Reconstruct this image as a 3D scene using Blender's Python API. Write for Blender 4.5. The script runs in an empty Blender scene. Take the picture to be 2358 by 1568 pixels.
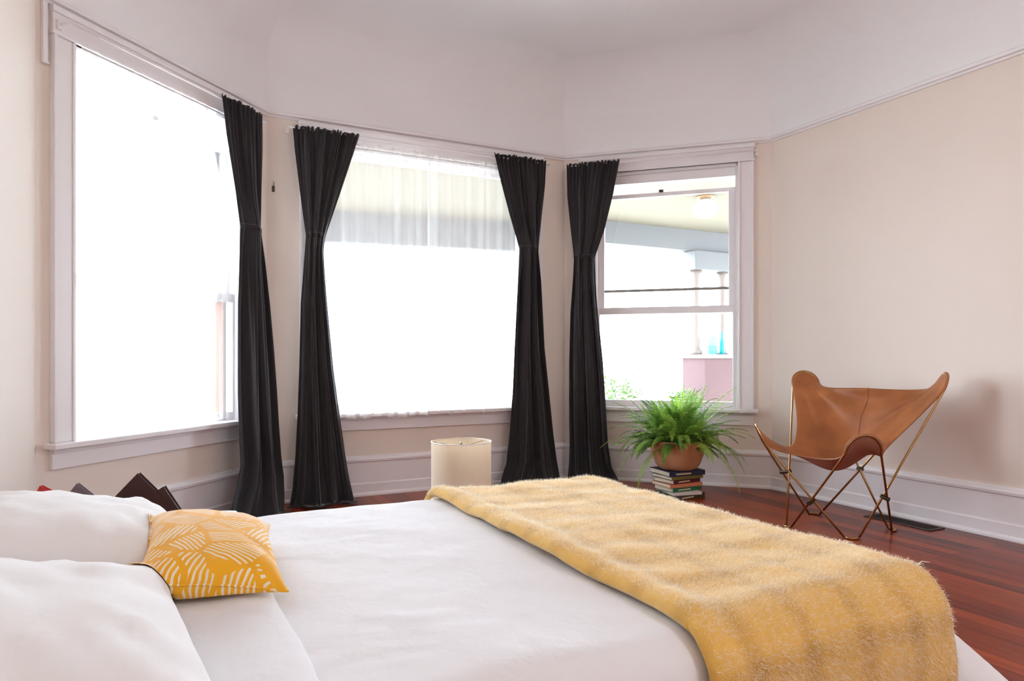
import bpy, math, random
from mathutils import Vector, noise, Matrix
random.seed(7)
C = bpy.context.scene.collection
SC = bpy.context.scene
PI = math.pi

# ------------------------------------------------------------------ camera, sky, exposure
TH = math.atan(805 / 1585)
cam = bpy.data.cameras.new('camera')
cam.sensor_width = 36.0
cam.lens = 1585 / 2358 * 36.0
cam.shift_y = 38 / 2358
cam.clip_start = 0.02
camo = bpy.data.objects.new('camera', cam)
C.objects.link(camo)
camo.location = (0, 0, 1.0)
camo.rotation_euler = (PI / 2, 0, -TH)
SC.camera = camo

world = bpy.data.worlds.new('daylight')
SC.world = world
world.use_nodes = True
bg = world.node_tree.nodes['Background']
bg.inputs['Color'].default_value = (0.83, 0.975, 1.14, 1)
bg.inputs['Strength'].default_value = 17.0

SC.view_settings.view_transform = 'Standard'
SC.view_settings.look = 'None'
SC.view_settings.exposure = 0.77
SC.view_settings.gamma = 1.0
SC.view_settings.use_curve_mapping = False
SC.cycles.max_bounces = 8
SC.cycles.diffuse_bounces = 5
SC.cycles.transparent_max_bounces = 14
SC.cycles.sample_clamp_indirect = 12.0
SC.cycles.use_adaptive_sampling = True
SC.cycles.adaptive_threshold = 0.03

# ------------------------------------------------------------------ helpers
def srgb(r, g, b):
    f = lambda c: (c / 255 / 12.92) if c / 255 <= 0.04045 else ((c / 255 + 0.055) / 1.055) ** 2.4
    return (f(r), f(g), f(b), 1)


class MB:
    def __init__(s):
        s.v = []; s.f = []; s.m = []

    def add(s, vs, fs, mi=0):
        n = len(s.v)
        s.v += [tuple(v) for v in vs]
        s.f += [tuple(i + n for i in f) for f in fs]
        s.m += [mi] * len(fs)

    def hexa(s, p, mi=0):       # 8 points: bottom ring 0-3, top ring 4-7
        s.add(p, [(3, 2, 1, 0), (4, 5, 6, 7), (0, 1, 5, 4), (1, 2, 6, 5), (2, 3, 7, 6), (3, 0, 4, 7)], mi)

    def box(s, a, b, mi=0):
        (x0, y0, z0), (x1, y1, z1) = a, b
        s.hexa([(x0, y0, z0), (x1, y0, z0), (x1, y1, z0), (x0, y1, z0), (x0, y0, z1), (x1, y0, z1), (x1, y1, z1), (x0, y1, z1)], mi)

    def tube(s, pts, r, n=10, mi=0, closed=False):
        pts = [Vector(p) for p in pts]
        N = len(pts)
        rs = r if isinstance(r, (list, tuple)) else [r] * N
        vs = []
        prev = None
        for i, p in enumerate(pts):
            a = pts[(i - 1) % N] if (i > 0 or closed) else p
            b = pts[(i + 1) % N] if (i < N - 1 or closed) else p
            t = (b - a).normalized()
            if prev is None:
                u = t.orthogonal().normalized()
            else:
                u = (prev - t * prev.dot(t)).normalized()
            prev = u
            w = t.cross(u)
            for k in range(n):
                an = 2 * PI * k / n
                vs.append(p + (u * math.cos(an) + w * math.sin(an)) * rs[i])
        fs = []
        for i in range(N if closed else N - 1):
            j = (i + 1) % N
            for k in range(n):
                fs.append((i * n + k, i * n + (k + 1) % n, j * n + (k + 1) % n, j * n + k))
        if not closed:
            fs.append(tuple(range(n - 1, -1, -1)))
            fs.append(tuple((N - 1) * n + k for k in range(n)))
        s.add(vs, fs, mi)

    def lathe(s, prof, c=(0, 0, 0), n=48, mi=0):
        vs = []
        for r, z in prof:
            for k in range(n):
                a = 2 * PI * k / n
                vs.append((c[0] + r * math.cos(a), c[1] + r * math.sin(a), c[2] + z))
        fs = []
        for i in range(len(prof) - 1):
            for k in range(n):
                fs.append((i * n + k, i * n + (k + 1) % n, (i + 1) * n + (k + 1) % n, (i + 1) * n + k))
        s.add(vs, fs, mi)

    def grid(s, P, mi=0, wrap=False):
        n = len(P); m = len(P[0])
        vs = [p for row in P for p in row]
        fs = []
        for i in range(n - 1):
            for j in range(m if wrap else m - 1):
                k = (j + 1) % m
                fs.append((i * m + j, i * m + k, (i + 1) * m + k, (i + 1) * m + j))
        s.add(vs, fs, mi)

    def build(s, name, mats, parent=None, smooth=False, solid=None, bevel=None, subsurf=0, loc=None):
        me = bpy.data.meshes.new(name)
        me.from_pydata(s.v, [], s.f)
        if not isinstance(mats, (list, tuple)):
            mats = [mats]
        for m in mats:
            me.materials.append(m)
        for p, mi in zip(me.polygons, s.m):
            p.material_index = mi
            p.use_smooth = smooth
        me.update()
        o = bpy.data.objects.new(name, me)
        C.objects.link(o)
        if parent is not None:
            o.parent = parent
        if loc is not None:
            o.location = loc
        if solid:
            md = o.modifiers.new('s', 'SOLIDIFY'); md.thickness = solid; md.offset = 0
        if bevel:
            md = o.modifiers.new('b', 'BEVEL'); md.width = bevel; md.segments = 2; md.limit_method = 'ANGLE'
        if subsurf:
            md = o.modifiers.new('u', 'SUBSURF'); md.levels = subsurf; md.render_levels = subsurf
        return o


def thing(name, label, cat, loc=(0, 0, 0), rot=(0, 0, 0), group=None, kind=None):
    o = bpy.data.objects.new(name, None)
    C.objects.link(o)
    o.location = loc; o.rotation_euler = rot
    o.empty_display_size = 0.1
    return tag(o, label, cat, group, kind)


def tag(o, label=None, cat=None, group=None, kind=None):
    if label: o['label'] = label
    if cat: o['category'] = cat
    if group: o['group'] = group
    if kind: o['kind'] = kind
    return o


def mat(name, col, rough=0.6, metal=0.0, spec=0.5, bump=None, var=None, **kw):
    m = bpy.data.materials.new(name)
    m.use_nodes = True
    nt = m.node_tree
    b = nt.nodes['Principled BSDF']
    b.inputs['Base Color'].default_value = col
    b.inputs['Roughness'].default_value = rough
    b.inputs['Metallic'].default_value = metal
    b.inputs['Specular IOR Level'].default_value = spec
    for k, v in kw.items():
        b.inputs[k.replace('_', ' ')].default_value = v
    tc = nt.nodes.new('ShaderNodeTexCoord')
    if var:      # (scale, amount)
        n = nt.nodes.new('ShaderNodeTexNoise'); n.inputs['Scale'].default_value = var[0]; n.inputs['Detail'].default_value = 5
        nt.links.new(tc.outputs['Object'], n.inputs['Vector'])
        mx = nt.nodes.new('ShaderNodeMix'); mx.data_type = 'RGBA'
        mx.inputs['A'].default_value = tuple(c * (1 - var[1]) for c in col[:3]) + (1,)
        mx.inputs['B'].default_value = tuple(min(1, c * (1 + var[1])) for c in col[:3]) + (1,)
        nt.links.new(n.outputs['Fac'], mx.inputs['Factor'])
        nt.links.new(mx.outputs['Result'], b.inputs['Base Color'])
    if bump:     # (scale, strength, distance)
        n = nt.nodes.new('ShaderNodeTexNoise'); n.inputs['Scale'].default_value = bump[0]; n.inputs['Detail'].default_value = 6
        nt.links.new(tc.outputs['Object'], n.inputs['Vector'])
        bp = nt.nodes.new('ShaderNodeBump'); bp.inputs['Strength'].default_value = bump[1]; bp.inputs['Distance'].default_value = bump[2]
        nt.links.new(n.outputs['Fac'], bp.inputs['Height'])
        nt.links.new(bp.outputs['Normal'], b.inputs['Normal'])
    return m


M_wall = mat('wall_paint_peach', srgb(238, 223, 211), 0.7, spec=0.3, bump=(60, 0.05, 0.002), var=(1.3, 0.02))
M_frieze = mat('frieze_paint_white', srgb(243, 239, 239), 0.75, spec=0.25, bump=(60, 0.05, 0.002), var=(1.1, 0.015))
M_trim = mat('trim_paint_white', srgb(240, 233, 233), 0.35, spec=0.5, var=(3, 0.015))
M_sheet = mat('white_cotton', srgb(234, 232, 233), 0.85, spec=0.2, bump=(16, 0.32, 0.012), Sheen_Weight=0.3)
M_pillow = mat('white_pillowcase', srgb(236, 233, 232), 0.85, spec=0.2, bump=(35, 0.25, 0.004), Sheen_Weight=0.3)
M_brass = mat('brass', srgb(176, 134, 84), 0.28, metal=1.0, var=(9, 0.12))
M_darkmetal = mat('dark_metal', srgb(70, 58, 48), 0.4, metal=0.8)
M_ceramic = mat('nickel', srgb(190, 185, 178), 0.25, metal=1.0)

# ------------------------------------------------------------------ room plan
XE, XD, YC, YB, YBK = -0.514, 4.135, 3.775, 4.92, -2.6
PTS = [(XE, YBK), (XE, YC), (0.631, YB), (2.99, YB), (XD, YC), (XD, YBK)]
NAMES = ['left', 'bay_left', 'bay_center', 'bay_right', 'right', 'back']
K = {'E': 0, 'A': 1, 'B': 2, 'C': 3, 'D': 4, 'K': 5}
NP = len(PTS)


def frame(k):
    a = Vector(PTS[k]); b = Vector(PTS[(k + 1) % NP])
    d = (b - a); L = d.length; d.normalize()
    return a, d, Vector((d.y, -d.x)), L


def W(k, s, off, z):
    if isinstance(k, str): k = K[k]
    a, d, n, L = frame(k)
    p = a + d * s + n * off
    return (p.x, p.y, z)


def mitre(k, off):          # corner point k offset inward by off
    n1 = frame((k - 1) % NP)[2]; n2 = frame(k)[2]
    p = Vector(PTS[k]) + (n1 + n2) * (off / (1 + n1.dot(n2)))
    return p


def wbox(mb, k, s0, s1, o0, o1, z0, z1, mi=0):
    q = [W(k, s0, o0, z0), W(k, s1, o0, z0), W(k, s1, o1, z0), W(k, s0, o1, z0), W(k, s0, o0, z1), W(k, s1, o0, z1), W(k, s1, o1, z1), W(k, s0, o1, z1)]
    mb.hexa(q[:4][::-1] + q[4:][::-1], mi)


RAILZ = 2.655
WT = 0.20
WIN = {1: (0.18, 1.37), 2: (0.33, 2.02), 3: (0.25, 1.375)}
WZ = (0.60, 2.50)
ZTOP = 2.98
for k in range(NP):
    mb = MB()
    a, d, n, L = frame(k)
    ss = [0.0, L]
    zs = [-0.1, RAILZ, ZTOP, 3.45]
    hole = WIN.get(k)
    if hole:
        ss = [0.0, hole[0], hole[1], L]
        zs = [-0.1, WZ[0] - 0.02, WZ[1], RAILZ, ZTOP, 3.45]
    for i in range(len(ss) - 1):
        for j in range(len(zs) - 1):
            if hole and i == 1 and j == 1: continue
            def P(s, off, z):
                if s == 0.0:
                    p = mitre(k, off); return (p.x, p.y, z)
                if s == L:
                    p = mitre((k + 1) % NP, off); return (p.x, p.y, z)
                return W(k, s, off, z)
            s0, s1, z0, z1 = ss[i], ss[i + 1], zs[j], zs[j + 1]
            mb.hexa([P(s0, 0, z0), P(s1, 0, z0), P(s1, -WT, z0), P(s0, -WT, z0), P(s0, 0, z1), P(s1, 0, z1), P(s1, -WT, z1), P(s0, -WT, z1)],
                    1 if z0 >= RAILZ - 0.001 else 0)
    o = mb.build('wall_' + NAMES[k], [M_wall, M_frieze]); tag(o, kind='structure')

# ceiling with a coved edge
mb = MB()
R = 0.36
rings = [(0.0, ZTOP)]
for i in range(1, 11):
    a = PI / 2 * i / 10
    rings.append((R * (1 - math.cos(a)), ZTOP + R * math.sin(a)))
rows = []
for off, z in rings:
    rows.append([tuple(mitre(k, off)) + (z,) for k in range(NP)])
mb.grid(rows, wrap=True)
last = rows[-1]
mb.add(last, [tuple(range(NP))])
o = mb.build('ceiling', M_frieze, smooth=False, solid=None); tag(o, kind='structure')
# smooth the cove only along its curve: auto edge marking by angle
for p in o.data.polygons: p.use_smooth = True
try:
    o.data.set_sharp_from_angle(angle=math.radians(25))
except Exception:
    pass

# floor: planks running towards the bay
def floor_mat():
    m = bpy.data.materials.new('red_brown_floorboards'); m.use_nodes = True
    nt = m.node_tree; b = nt.nodes['Principled BSDF']
    tc = nt.nodes.new('ShaderNodeTexCoord')
    mp = nt.nodes.new('ShaderNodeMapping'); mp.inputs['Rotation'].default_value = (0, 0, PI / 2)
    nt.links.new(tc.outputs['Object'], mp.inputs['Vector'])
    br = nt.nodes.new('ShaderNodeTexBrick')
    br.inputs['Scale'].default_value = 1.0
    br.inputs['Brick Width'].default_value = 2.1
    br.inputs['Row Height'].default_value = 0.083
    br.inputs['Mortar Size'].default_value = 0.0012
    br.inputs['Color1'].default_value = (0.0, 0, 0, 1); br.inputs['Color2'].default_value = (1, 1, 1, 1)
    br.inputs['Mortar'].default_value = (0, 0, 0, 1)
    br.offset = 0.37
    nt.links.new(mp.outputs['Vector'], br.inputs['Vector'])
    mp2 = nt.nodes.new('ShaderNodeMapping'); mp2.inputs['Scale'].default_value = (16, 0.9, 1)
    nt.links.new(tc.outputs['Object'], mp2.inputs['Vector'])
    n = nt.nodes.new('ShaderNodeTexNoise'); n.inputs['Scale'].default_value = 2.2; n.inputs['Detail'].default_value = 8; n.inputs['Roughness'].default_value = 0.6
    nt.links.new(mp2.outputs['Vector'], n.inputs['Vector'])
    ad = nt.nodes.new('ShaderNodeMath'); ad.operation = 'MULTIPLY_ADD'
    nt.links.new(br.outputs['Color'], ad.inputs[0]); ad.inputs[1].default_value = 0.45
    nt.links.new(n.outputs['Fac'], ad.inputs[2])
    cr = nt.nodes.new('ShaderNodeValToRGB')
    e = cr.color_ramp.elements
    e[0].position = 0.32; e[0].color = srgb(56, 16, 8)
    e[1].position = 1.0; e[1].color = srgb(158, 64, 26)
    x = e.new(0.62); x.color = srgb(116, 42, 22)
    nt.links.new(ad.outputs[0], cr.inputs[0])
    mx = nt.nodes.new('ShaderNodeMix'); mx.data_type = 'RGBA'
    nt.links.new(br.outputs['Fac'], mx.inputs['Factor'])
    nt.links.new(cr.outputs[0], mx.inputs['A']); mx.inputs['B'].default_value = srgb(40, 14, 10)
    nt.links.new(mx.outputs['Result'], b.inputs['Base Color'])
    b.inputs['Roughness'].default_value = 0.3
    b.inputs['Specular IOR Level'].default_value = 0.22
    bp = nt.nodes.new('ShaderNodeBump'); bp.inputs['Strength'].default_value = 0.1; bp.inputs['Distance'].default_value = 0.002
    nt.links.new(n.outputs['Fac'], bp.inputs['Height']); nt.links.new(bp.outputs['Normal'], b.inputs['Normal'])
    return m


mb = MB()
mb.add([tuple(mitre(k, -WT)) + (0.0,) for k in range(NP)] + [tuple(mitre(k, -WT)) + (-0.1,) for k in range(NP)],
       [tuple(range(NP))[::-1], tuple(range(NP, 2 * NP))] + [(k, (k + 1) % NP, NP + (k + 1) % NP, NP + k) for k in range(NP)])
tag(mb.build('floor', floor_mat()), kind='structure')


def sweep(k, prof, name, m=M_trim, ends=True):
    """prof: closed list of (off, z) swept along wall k with mitred ends"""
    mb = MB()
    A_ = [tuple(mitre(k, o)) + (z,) for o, z in prof]
    B_ = [tuple(mitre((k + 1) % NP, o)) + (z,) for o, z in prof]
    n = len(prof)
    mb.add(A_ + B_, [(i, (i + 1) % n, n + (i + 1) % n, n + i) for i in range(n)] + [tuple(range(n))[::-1], tuple(range(n, 2 * n))])
    o = mb.build(name, m)
    return tag(o, kind='structure')


BASE = [(0.0, 0.0), (0.034, 0.0), (0.034, 0.012), (0.028, 0.022), (0.022, 0.026), (0.022, 0.085), (0.019, 0.09), (0.016, 0.095), (0.016, 0.24),
        (0.026, 0.248), (0.028, 0.262), (0.020, 0.27), (0.014, 0.285), (0.0, 0.288)]
RAIL = [(0.0, 2.632), (0.012, 2.634), (0.016, 2.645), (0.030, 2.650), (0.034, 2.664), (0.026, 2.674), (0.010, 2.678), (0.0, 2.678)]
for k in range(NP):
    sweep(k, BASE, 'baseboard_' + NAMES[k])
    sweep(k, RAIL, 'trim_%d' % (k + 1))

# ------------------------------------------------------------------ windows
def glass_mat():
    m = bpy.data.materials.new('window_glass'); m.use_nodes = True
    nt = m.node_tree; nt.nodes.clear()
    out = nt.nodes.new('ShaderNodeOutputMaterial')
    tr = nt.nodes.new('ShaderNodeBsdfTransparent'); tr.inputs['Color'].default_value = (0.96, 0.97, 0.96, 1)
    gl = nt.nodes.new('ShaderNodeBsdfGlossy'); gl.inputs['Roughness'].default_value = 0.02
    fr = nt.nodes.new('ShaderNodeFresnel'); fr.inputs['IOR'].default_value = 1.3
    mx = nt.nodes.new('ShaderNodeMixShader')
    nt.links.new(fr.outputs[0], mx.inputs[0]); nt.links.new(tr.outputs[0], mx.inputs[1]); nt.links.new(gl.outputs[0], mx.inputs[2])
    nt.links.new(mx.outputs[0], out.inputs[0])
    return m


M_glass = glass_mat()
M_brownjamb = mat('bare_brown_wood', srgb(120, 66, 42), 0.5, bump=(40, 0.2, 0.002))


def window(k, n):
    s0, s1 = WIN[k]; z0, z1 = WZ
    w = thing('window_%d' % n, None, None, kind='structure')
    cw = 0.115
    L = frame(k)[3]
    c = MB()
    for a, b in ((s0 - cw, s0), (s1, s1 + cw)):
        wbox(c, k, a, b, 0, 0.022, z0, z1 + 0.0)
        wbox(c, k, a, a + 0.016, 0.022, 0.034, z0, z1)
        wbox(c, k, b - 0.016, b, 0.022, 0.028, z0, z1)
    wbox(c, k, s0 - cw, s1 + cw, 0, 0.024, z1, 2.632)
    wbox(c, k, s0 - cw - 0.008, s1 + cw + 0.008, 0, 0.034, z1 + 0.0, z1 + 0.016)
    wbox(c, k, s0 - cw - 0.008, s1 + cw + 0.008, 0, 0.036, 2.603, 2.632)
    c.build('casing', M_trim, w, bevel=0.003)
    c = MB(); wbox(c, k, s0 - cw - 0.03, s1 + cw + 0.03, -0.06, 0.075, z0 - 0.028, z0)
    c.build('stool', M_trim, w, bevel=0.006)
    c = MB(); wbox(c, k, s0 - cw, s1 + cw, 0, 0.02, z0 - 0.125, z0 - 0.028)
    wbox(c, k, s0 - cw, s1 + cw, 0.02, 0.028, z0 - 0.05, z0 - 0.028)
    c.build('apron', M_trim, w, bevel=0.003)
    c = MB()
    wbox(c, k, s0, s0 + 0.02, -WT, 0.0, z0, z1); wbox(c, k, s1 - 0.02, s1, -WT, 0.0, z0, z1)
    wbox(c, k, s0, s1, -WT, 0.0, z1 - 0.02, z1); wbox(c, k, s0, s1, -WT - 0.04, -0.05, z0 - 0.02, z0 + 0.0)
    c.build('jamb', M_trim, w)

    def sash(name, a, b, o0, o1, za, zb, st=0.045, top=0.045, bot=0.06, par=w, m=M_trim):
        c = MB()
        wbox(c, k, a, a + st, o0, o1, za, zb); wbox(c, k, b - st, b, o0, o1, za, zb)
        wbox(c, k, a + st, b - st, o0, o1, zb - top, zb); wbox(c, k, a + st, b - st, o0, o1, za, za + bot)
        o = c.build(name, m, par, bevel=0.003)
        g = MB(); om = (o0 + o1) / 2
        wbox(g, k, a + st, b - st, om - 0.002, om + 0.002, za + bot, zb - top)
        g.build('glass_pane', M_glass, o)
        return o
    a, b = s0 + 0.02, s1 - 0.02
    if k in (1, 3):
        sash('lower_sash', a, b, -0.07, -0.035, z0, 1.405, st=0.02, bot=0.05, top=0.055)
        up = sash('upper_sash', a, b, -0.115, -0.08, 1.345, 2.335, st=0.05, top=0.032, bot=0.05)
        if k == 3:
            c = MB(); wbox(c, k, a, b, -0.13, -0.035, 2.41, z1 - 0.02)
            c.build('head_stop', M_trim, w, bevel=0.003)
            c = MB(); wbox(c, k, a + 0.05, b - 0.05, -0.125, -0.1, 1.535, 1.556)
            c.build('storm_sash_bar', mat('weathered_bar', srgb(150, 138, 130), 0.6), w)
        # sash hook on the top rail
        c = MB(); sm = (s0 + s1) / 2 - 0.03
        wbox(c, k, sm - 0.015, sm + 0.02, -0.085, -0.065, 2.335, 2.352)
        c.build('sash_lock', M_darkmetal, up)
        if k == 1:
            c = MB(); wbox(c, k, 1.245, 1.27, -0.13, -0.035, 0.605, 1.345)
            c.build('weather_strip', M_brownjamb, w)
    elif k == 2:
        sash('fixed_sash', a, b, -0.10, -0.06, z0, z1 - 0.02, st=0.05)
    else:
        sash('fixed_sash', a, b, -0.10, -0.06, z0, z1 - 0.02, st=0.05)
    # daylight portal: guides sampling of the sky through the opening, gives no light of its own
    pl = bpy.data.lights.new('window_portal', 'AREA'); pl.shape = 'RECTANGLE'
    pl.size = s1 - s0; pl.size_y = z1 - z0
    pl.cycles.is_portal = True
    po = bpy.data.objects.new('window_portal', pl); C.objects.link(po)
    fa, fd, fn, _ = frame(k)
    po.location = W(k, (s0 + s1) / 2, -WT - 0.02, (z0 + z1) / 2)
    Z = Vector((-fn.x, -fn.y, 0)); X = Vector((fd.x, fd.y, 0)); Y = Z.cross(X)
    po.matrix_world = Matrix(((X.x, Y.x, Z.x, po.location.x), (X.y, Y.y, Z.y, po.location.y), (X.z, Y.z, Z.z, po.location.z), (0, 0, 0, 1)))
    return w


window(1, 1); window(2, 2); window(3, 3)

# ------------------------------------------------------------------ curtains
def fabric(name, col, trans=0.0, transl=0.3, rough=0.9, sheen=0.0, wave=None, bump=None):
    m = bpy.data.materials.new(name); m.use_nodes = True
    nt = m.node_tree; nt.nodes.clear()
    out = nt.nodes.new('ShaderNodeOutputMaterial')
    d = nt.nodes.new('ShaderNodeBsdfPrincipled'); d.inputs['Base Color'].default_value = col
    d.inputs['Roughness'].default_value = rough; d.inputs['Specular IOR Level'].default_value = 0.15
    d.inputs['Sheen Weight'].default_value = sheen
    t = nt.nodes.new('ShaderNodeBsdfTranslucent'); t.inputs['Color'].default_value = col
    m1 = nt.nodes.new('ShaderNodeMixShader'); m1.inputs[0].default_value = transl
    nt.links.new(d.outputs[0], m1.inputs[1]); nt.links.new(t.outputs[0], m1.inputs[2])
    last = m1
    if trans:
        tr = nt.nodes.new('ShaderNodeBsdfTransparent')
        m2 = nt.nodes.new('ShaderNodeMixShader'); m2.inputs[0].default_value = trans
        nt.links.new(m1.outputs[0], m2.inputs[1]); nt.links.new(tr.outputs[0], m2.inputs[2])
        last = m2
    nt.links.new(last.outputs[0], out.inputs[0])
    if bump:
        tc = nt.nodes.new('ShaderNodeTexCoord'); n = nt.nodes.new('ShaderNodeTexNoise'); n.inputs['Scale'].default_value = bump[0]
        nt.links.new(tc.outputs['Object'], n.inputs['Vector'])
        bp = nt.nodes.new('ShaderNodeBump'); bp.inputs['Strength'].default_value = bump[1]; bp.inputs['Distance'].default_value = 0.003
        nt.links.new(n.outputs['Fac'], bp.inputs['Height']); nt.links.new(bp.outputs[0], d.inputs['Normal'])
    return m


M_dark = fabric('charcoal_curtain_cloth', srgb(46, 42, 44), 0.0, 0.14, 0.48, 0.3, bump=(300, 0.1))
M_sheer = fabric('white_sheer_cloth', (0.93, 0.92, 0.90, 1), 0.48, 0.035, 0.9)


def interp(rows, z):
    # rows sorted by z descending: (off, s0, s1, z)
    if z >= rows[0][3]: return rows[0][:3]
    for a, b in zip(rows, rows[1:]):
        if a[3] >= z >= b[3]:
            t = (a[3] - z) / max(1e-6, a[3] - b[3])
            t2 = t
            return tuple(a[i] + (b[i] - a[i]) * t2 for i in range(3))
    return rows[-1][:3]


CUR = {
 'A': [(0.11, 1.054, 1.425, 2.565), (0.12, 1.083, 1.416, 2.329), (0.13, 1.15, 1.391, 2.009), (0.14, 1.184, 1.369, 1.798), (0.15, 1.160, 1.395, 1.602), (0.16, 1.137, 1.429, 1.332), (0.17, 1.125, 1.451, 1.06), (0.18, 1.113, 1.469, 0.788), (0.19, 1.108, 1.478, 0.563), (0.2, 1.110, 1.490, 0.354), (0.21, 1.06, 1.505, 0.219), (0.22, 0.96, 1.491, 0.10), (0.24, 0.87, 1.450, 0.012)],
 'BL': [(0.11, 0.155, 0.607, 2.565), (0.116, 0.166, 0.557, 2.409), (0.122, 0.202, 0.459, 2.107), (0.128, 0.238, 0.363, 1.82), (0.134, 0.231, 0.35, 1.715), (0.14, 0.204, 0.378, 1.36), (0.146, 0.192, 0.418, 0.917), (0.152, 0.18, 0.455, 0.622), (0.158, 0.164, 0.495, 0.327), (0.164, 0.144, 0.527, 0.12), (0.17, 0.121, 0.543, 0.012)],
 'BR': [(0.11, 1.654, 2.117, 2.575), (0.117, 1.703, 2.102, 2.377), (0.123, 1.782, 2.066, 2.104), (0.13, 1.867, 2.034, 1.848), (0.137, 1.848, 2.054, 1.59), (0.143, 1.814, 2.078, 1.075), (0.15, 1.795, 2.114, 0.734), (0.157, 1.762, 2.151, 0.392), (0.163, 1.73, 2.179, 0.187), (0.17, 1.63, 2.203, 0.012)],
 'C': [(0.11, 0.047, 0.478, 2.571), (0.116, 0.053, 0.427, 2.304), (0.122, 0.084, 0.359, 2.024), (0.128, 0.111, 0.279, 1.796), (0.134, 0.102, 0.287, 1.603), (0.14, 0.085, 0.306, 1.357), (0.146, 0.075, 0.349, 0.972), (0.152, 0.075, 0.374, 0.623), (0.158, 0.08, 0.393, 0.309), (0.164, 0.08, 0.422, 0.136), (0.17, 0.08, 0.492, 0.012)]}
PINCH = {'A': 1.80, 'BL': 1.82, 'BR': 1.845, 'C': 1.80}


def dark_curtain(key, wall, label, seed, folds):
    rows = CUR[key]
    rnd = random.Random(seed)
    ph = rnd.random() * 6
    zt = rows[0][3]
    t = thing('dark_curtain', label, 'curtain', W(wall, (rows[-1][1] + rows[-1][2]) / 2, 0.15, 0.0), group=None)
    base = Vector(t.location)
    nz, nu = 110, 96
    P = []
    for i in range(nz + 1):
        z = zt + (0.012 - zt) * (i / nz)
        off, s0, s1 = interp(rows, z)
        dp = abs(z - PINCH[key])
        g = math.exp(-(dp / 0.16) ** 2)
        row = []
        top = min(1, max(0, (z - zt + 0.09) / 0.09))
        for j in range(nu + 1):
            u = j / nu
            warp = 0.035 * math.sin(2 * PI * u * 2.0 + z * 1.3 + ph) * (1 - 0.5 * g)
            uu = min(1, max(0, u + warp * math.sin(PI * u)))
            amp = 0.026 * (1 - 0.55 * g) * (1.0 if z < PINCH[key] else 0.62 + 0.2 * (1 - u))
            nf = folds
            f = math.sin(2 * PI * nf * u + ph + 0.7 * math.sin(z * 1.6 + u * 5)) + 0.35 * math.sin(2 * PI * nf * 1.9 * u + z * 1.7 + ph * 2)
            gt = math.exp(-(zt - z) / 0.16)      # small gathers under the rod pocket
            f = (1 - 0.6 * gt) * f + (0.7 * gt + 0.10) * math.sin(2 * PI * 15 * u + ph)
            env = 0.35 + 0.65 * math.sin(PI * u) ** 0.5
            belly = 0.035 * math.sin(PI * u) * (0.4 + g)
            low = max(0, 0.25 - z) / 0.25
            o = off + amp * f * env + belly + low * low * 0.05 * (1 + 0.8 * math.sin(9 * u + ph))
            sx = s0 + (s1 - s0) * uu
            zz = z
            if top > 0:
                zz = z + top * 0.006 * math.sin(2 * PI * 12 * u + ph)
            if i == nz: zz = 0.010
            row.append(Vector(W(wall, sx, o, zz)) - base)
        P.append(row)
    # hem pooling on the boards
    for e in (1, 2, 3):
        row = []
        for j in range(nu + 1):
            u = j / nu
            off, s0, s1 = rows[-1][:3]
            o = off + 0.05 + 0.035 * e * (0.7 + 0.5 * math.sin(11 * u + ph)) * math.sin(PI * u) ** 0.4
            row.append(Vector(W(wall, s0 + (s1 - s0) * (0.5 + (u - 0.5) * (1 + 0.04 * e)), o, 0.010 + 0.010 * abs(math.sin(5 * u * PI + e)))) - base)
        P.append(row)
    mb = MB(); mb.grid(P)
    mb.build('panel', M_dark, t, smooth=True, solid=0.004)
    # narrow strip of the same cloth that gathers the waist, following the folds
    fn = Vector(frame(K[wall])[2]).to_3d()
    ic = int(round((zt - PINCH[key]) / ((zt - 0.012) / nz)))
    band = []
    for i in range(ic - 1, ic + 1):
        for e in (0.0, 0.5):
            band.append([P[i][j].lerp(P[i + 1][j], e) + fn * (0.005 if (i, e) not in ((ic - 1, 0.0), (ic, 0.5)) else 0.0025) for j in range(nu + 1)])
    b = MB(); b.grid(band)
    b.build('tie_band', M_dark, t, smooth=True, solid=0.003)
    return t


dark_curtain('A', 'A', 'charcoal curtain tied at the waist hanging at the right of the big left window', 3, 3)
dark_curtain('BL', 'B', 'charcoal curtain tied at the waist, at the left side of the middle window', 5, 4)
dark_curtain('BR', 'B', 'charcoal tied curtain at the right side of the middle window, beside the bay corner', 8, 3)
dark_curtain('C', 'C', 'charcoal tied curtain at the left side of the right window, nearest the fern', 11, 3)


def rod(wall, s0, s1, z, label, ring=None):
    t = thing('curtain_rod', label, 'curtain rod', W(wall, s0, 0.10, z))
    base = Vector(t.location)
    b = MB(); b.tube([Vector(W(wall, s0, 0.104, z)) - base, Vector(W(wall, s1, 0.104, z)) - base], 0.007, 10)
    b.build('rod', M_trim, t, smooth=True)
    for s in (s0, s1):
        b = MB()
        b.tube([Vector(W(wall, s, 0.104, z)) - base, Vector(W(wall, s, 0.036, z)) - base], 0.006, 8)
        wbox2 = [Vector(W(wall, s + a, 0.025 + c, z + e)) - base for e in (-0.02, 0.02) for a, c in ((-0.012, 0.0), (0.012, 0.0), (0.012, 0.012), (-0.012, 0.012))]
        b.hexa(wbox2)
        b.build('bracket', M_trim, t)
    return t


rod('A', 0.09, 1.50, 2.548, 'thin white curtain rod across the big left window')
rod('B', 0.13, 2.16, 2.552, 'thin white curtain rod across the middle window')
rod('C', 0.06, 1.51, 2.556, 'thin white curtain rod across the right window with open glass')


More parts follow.
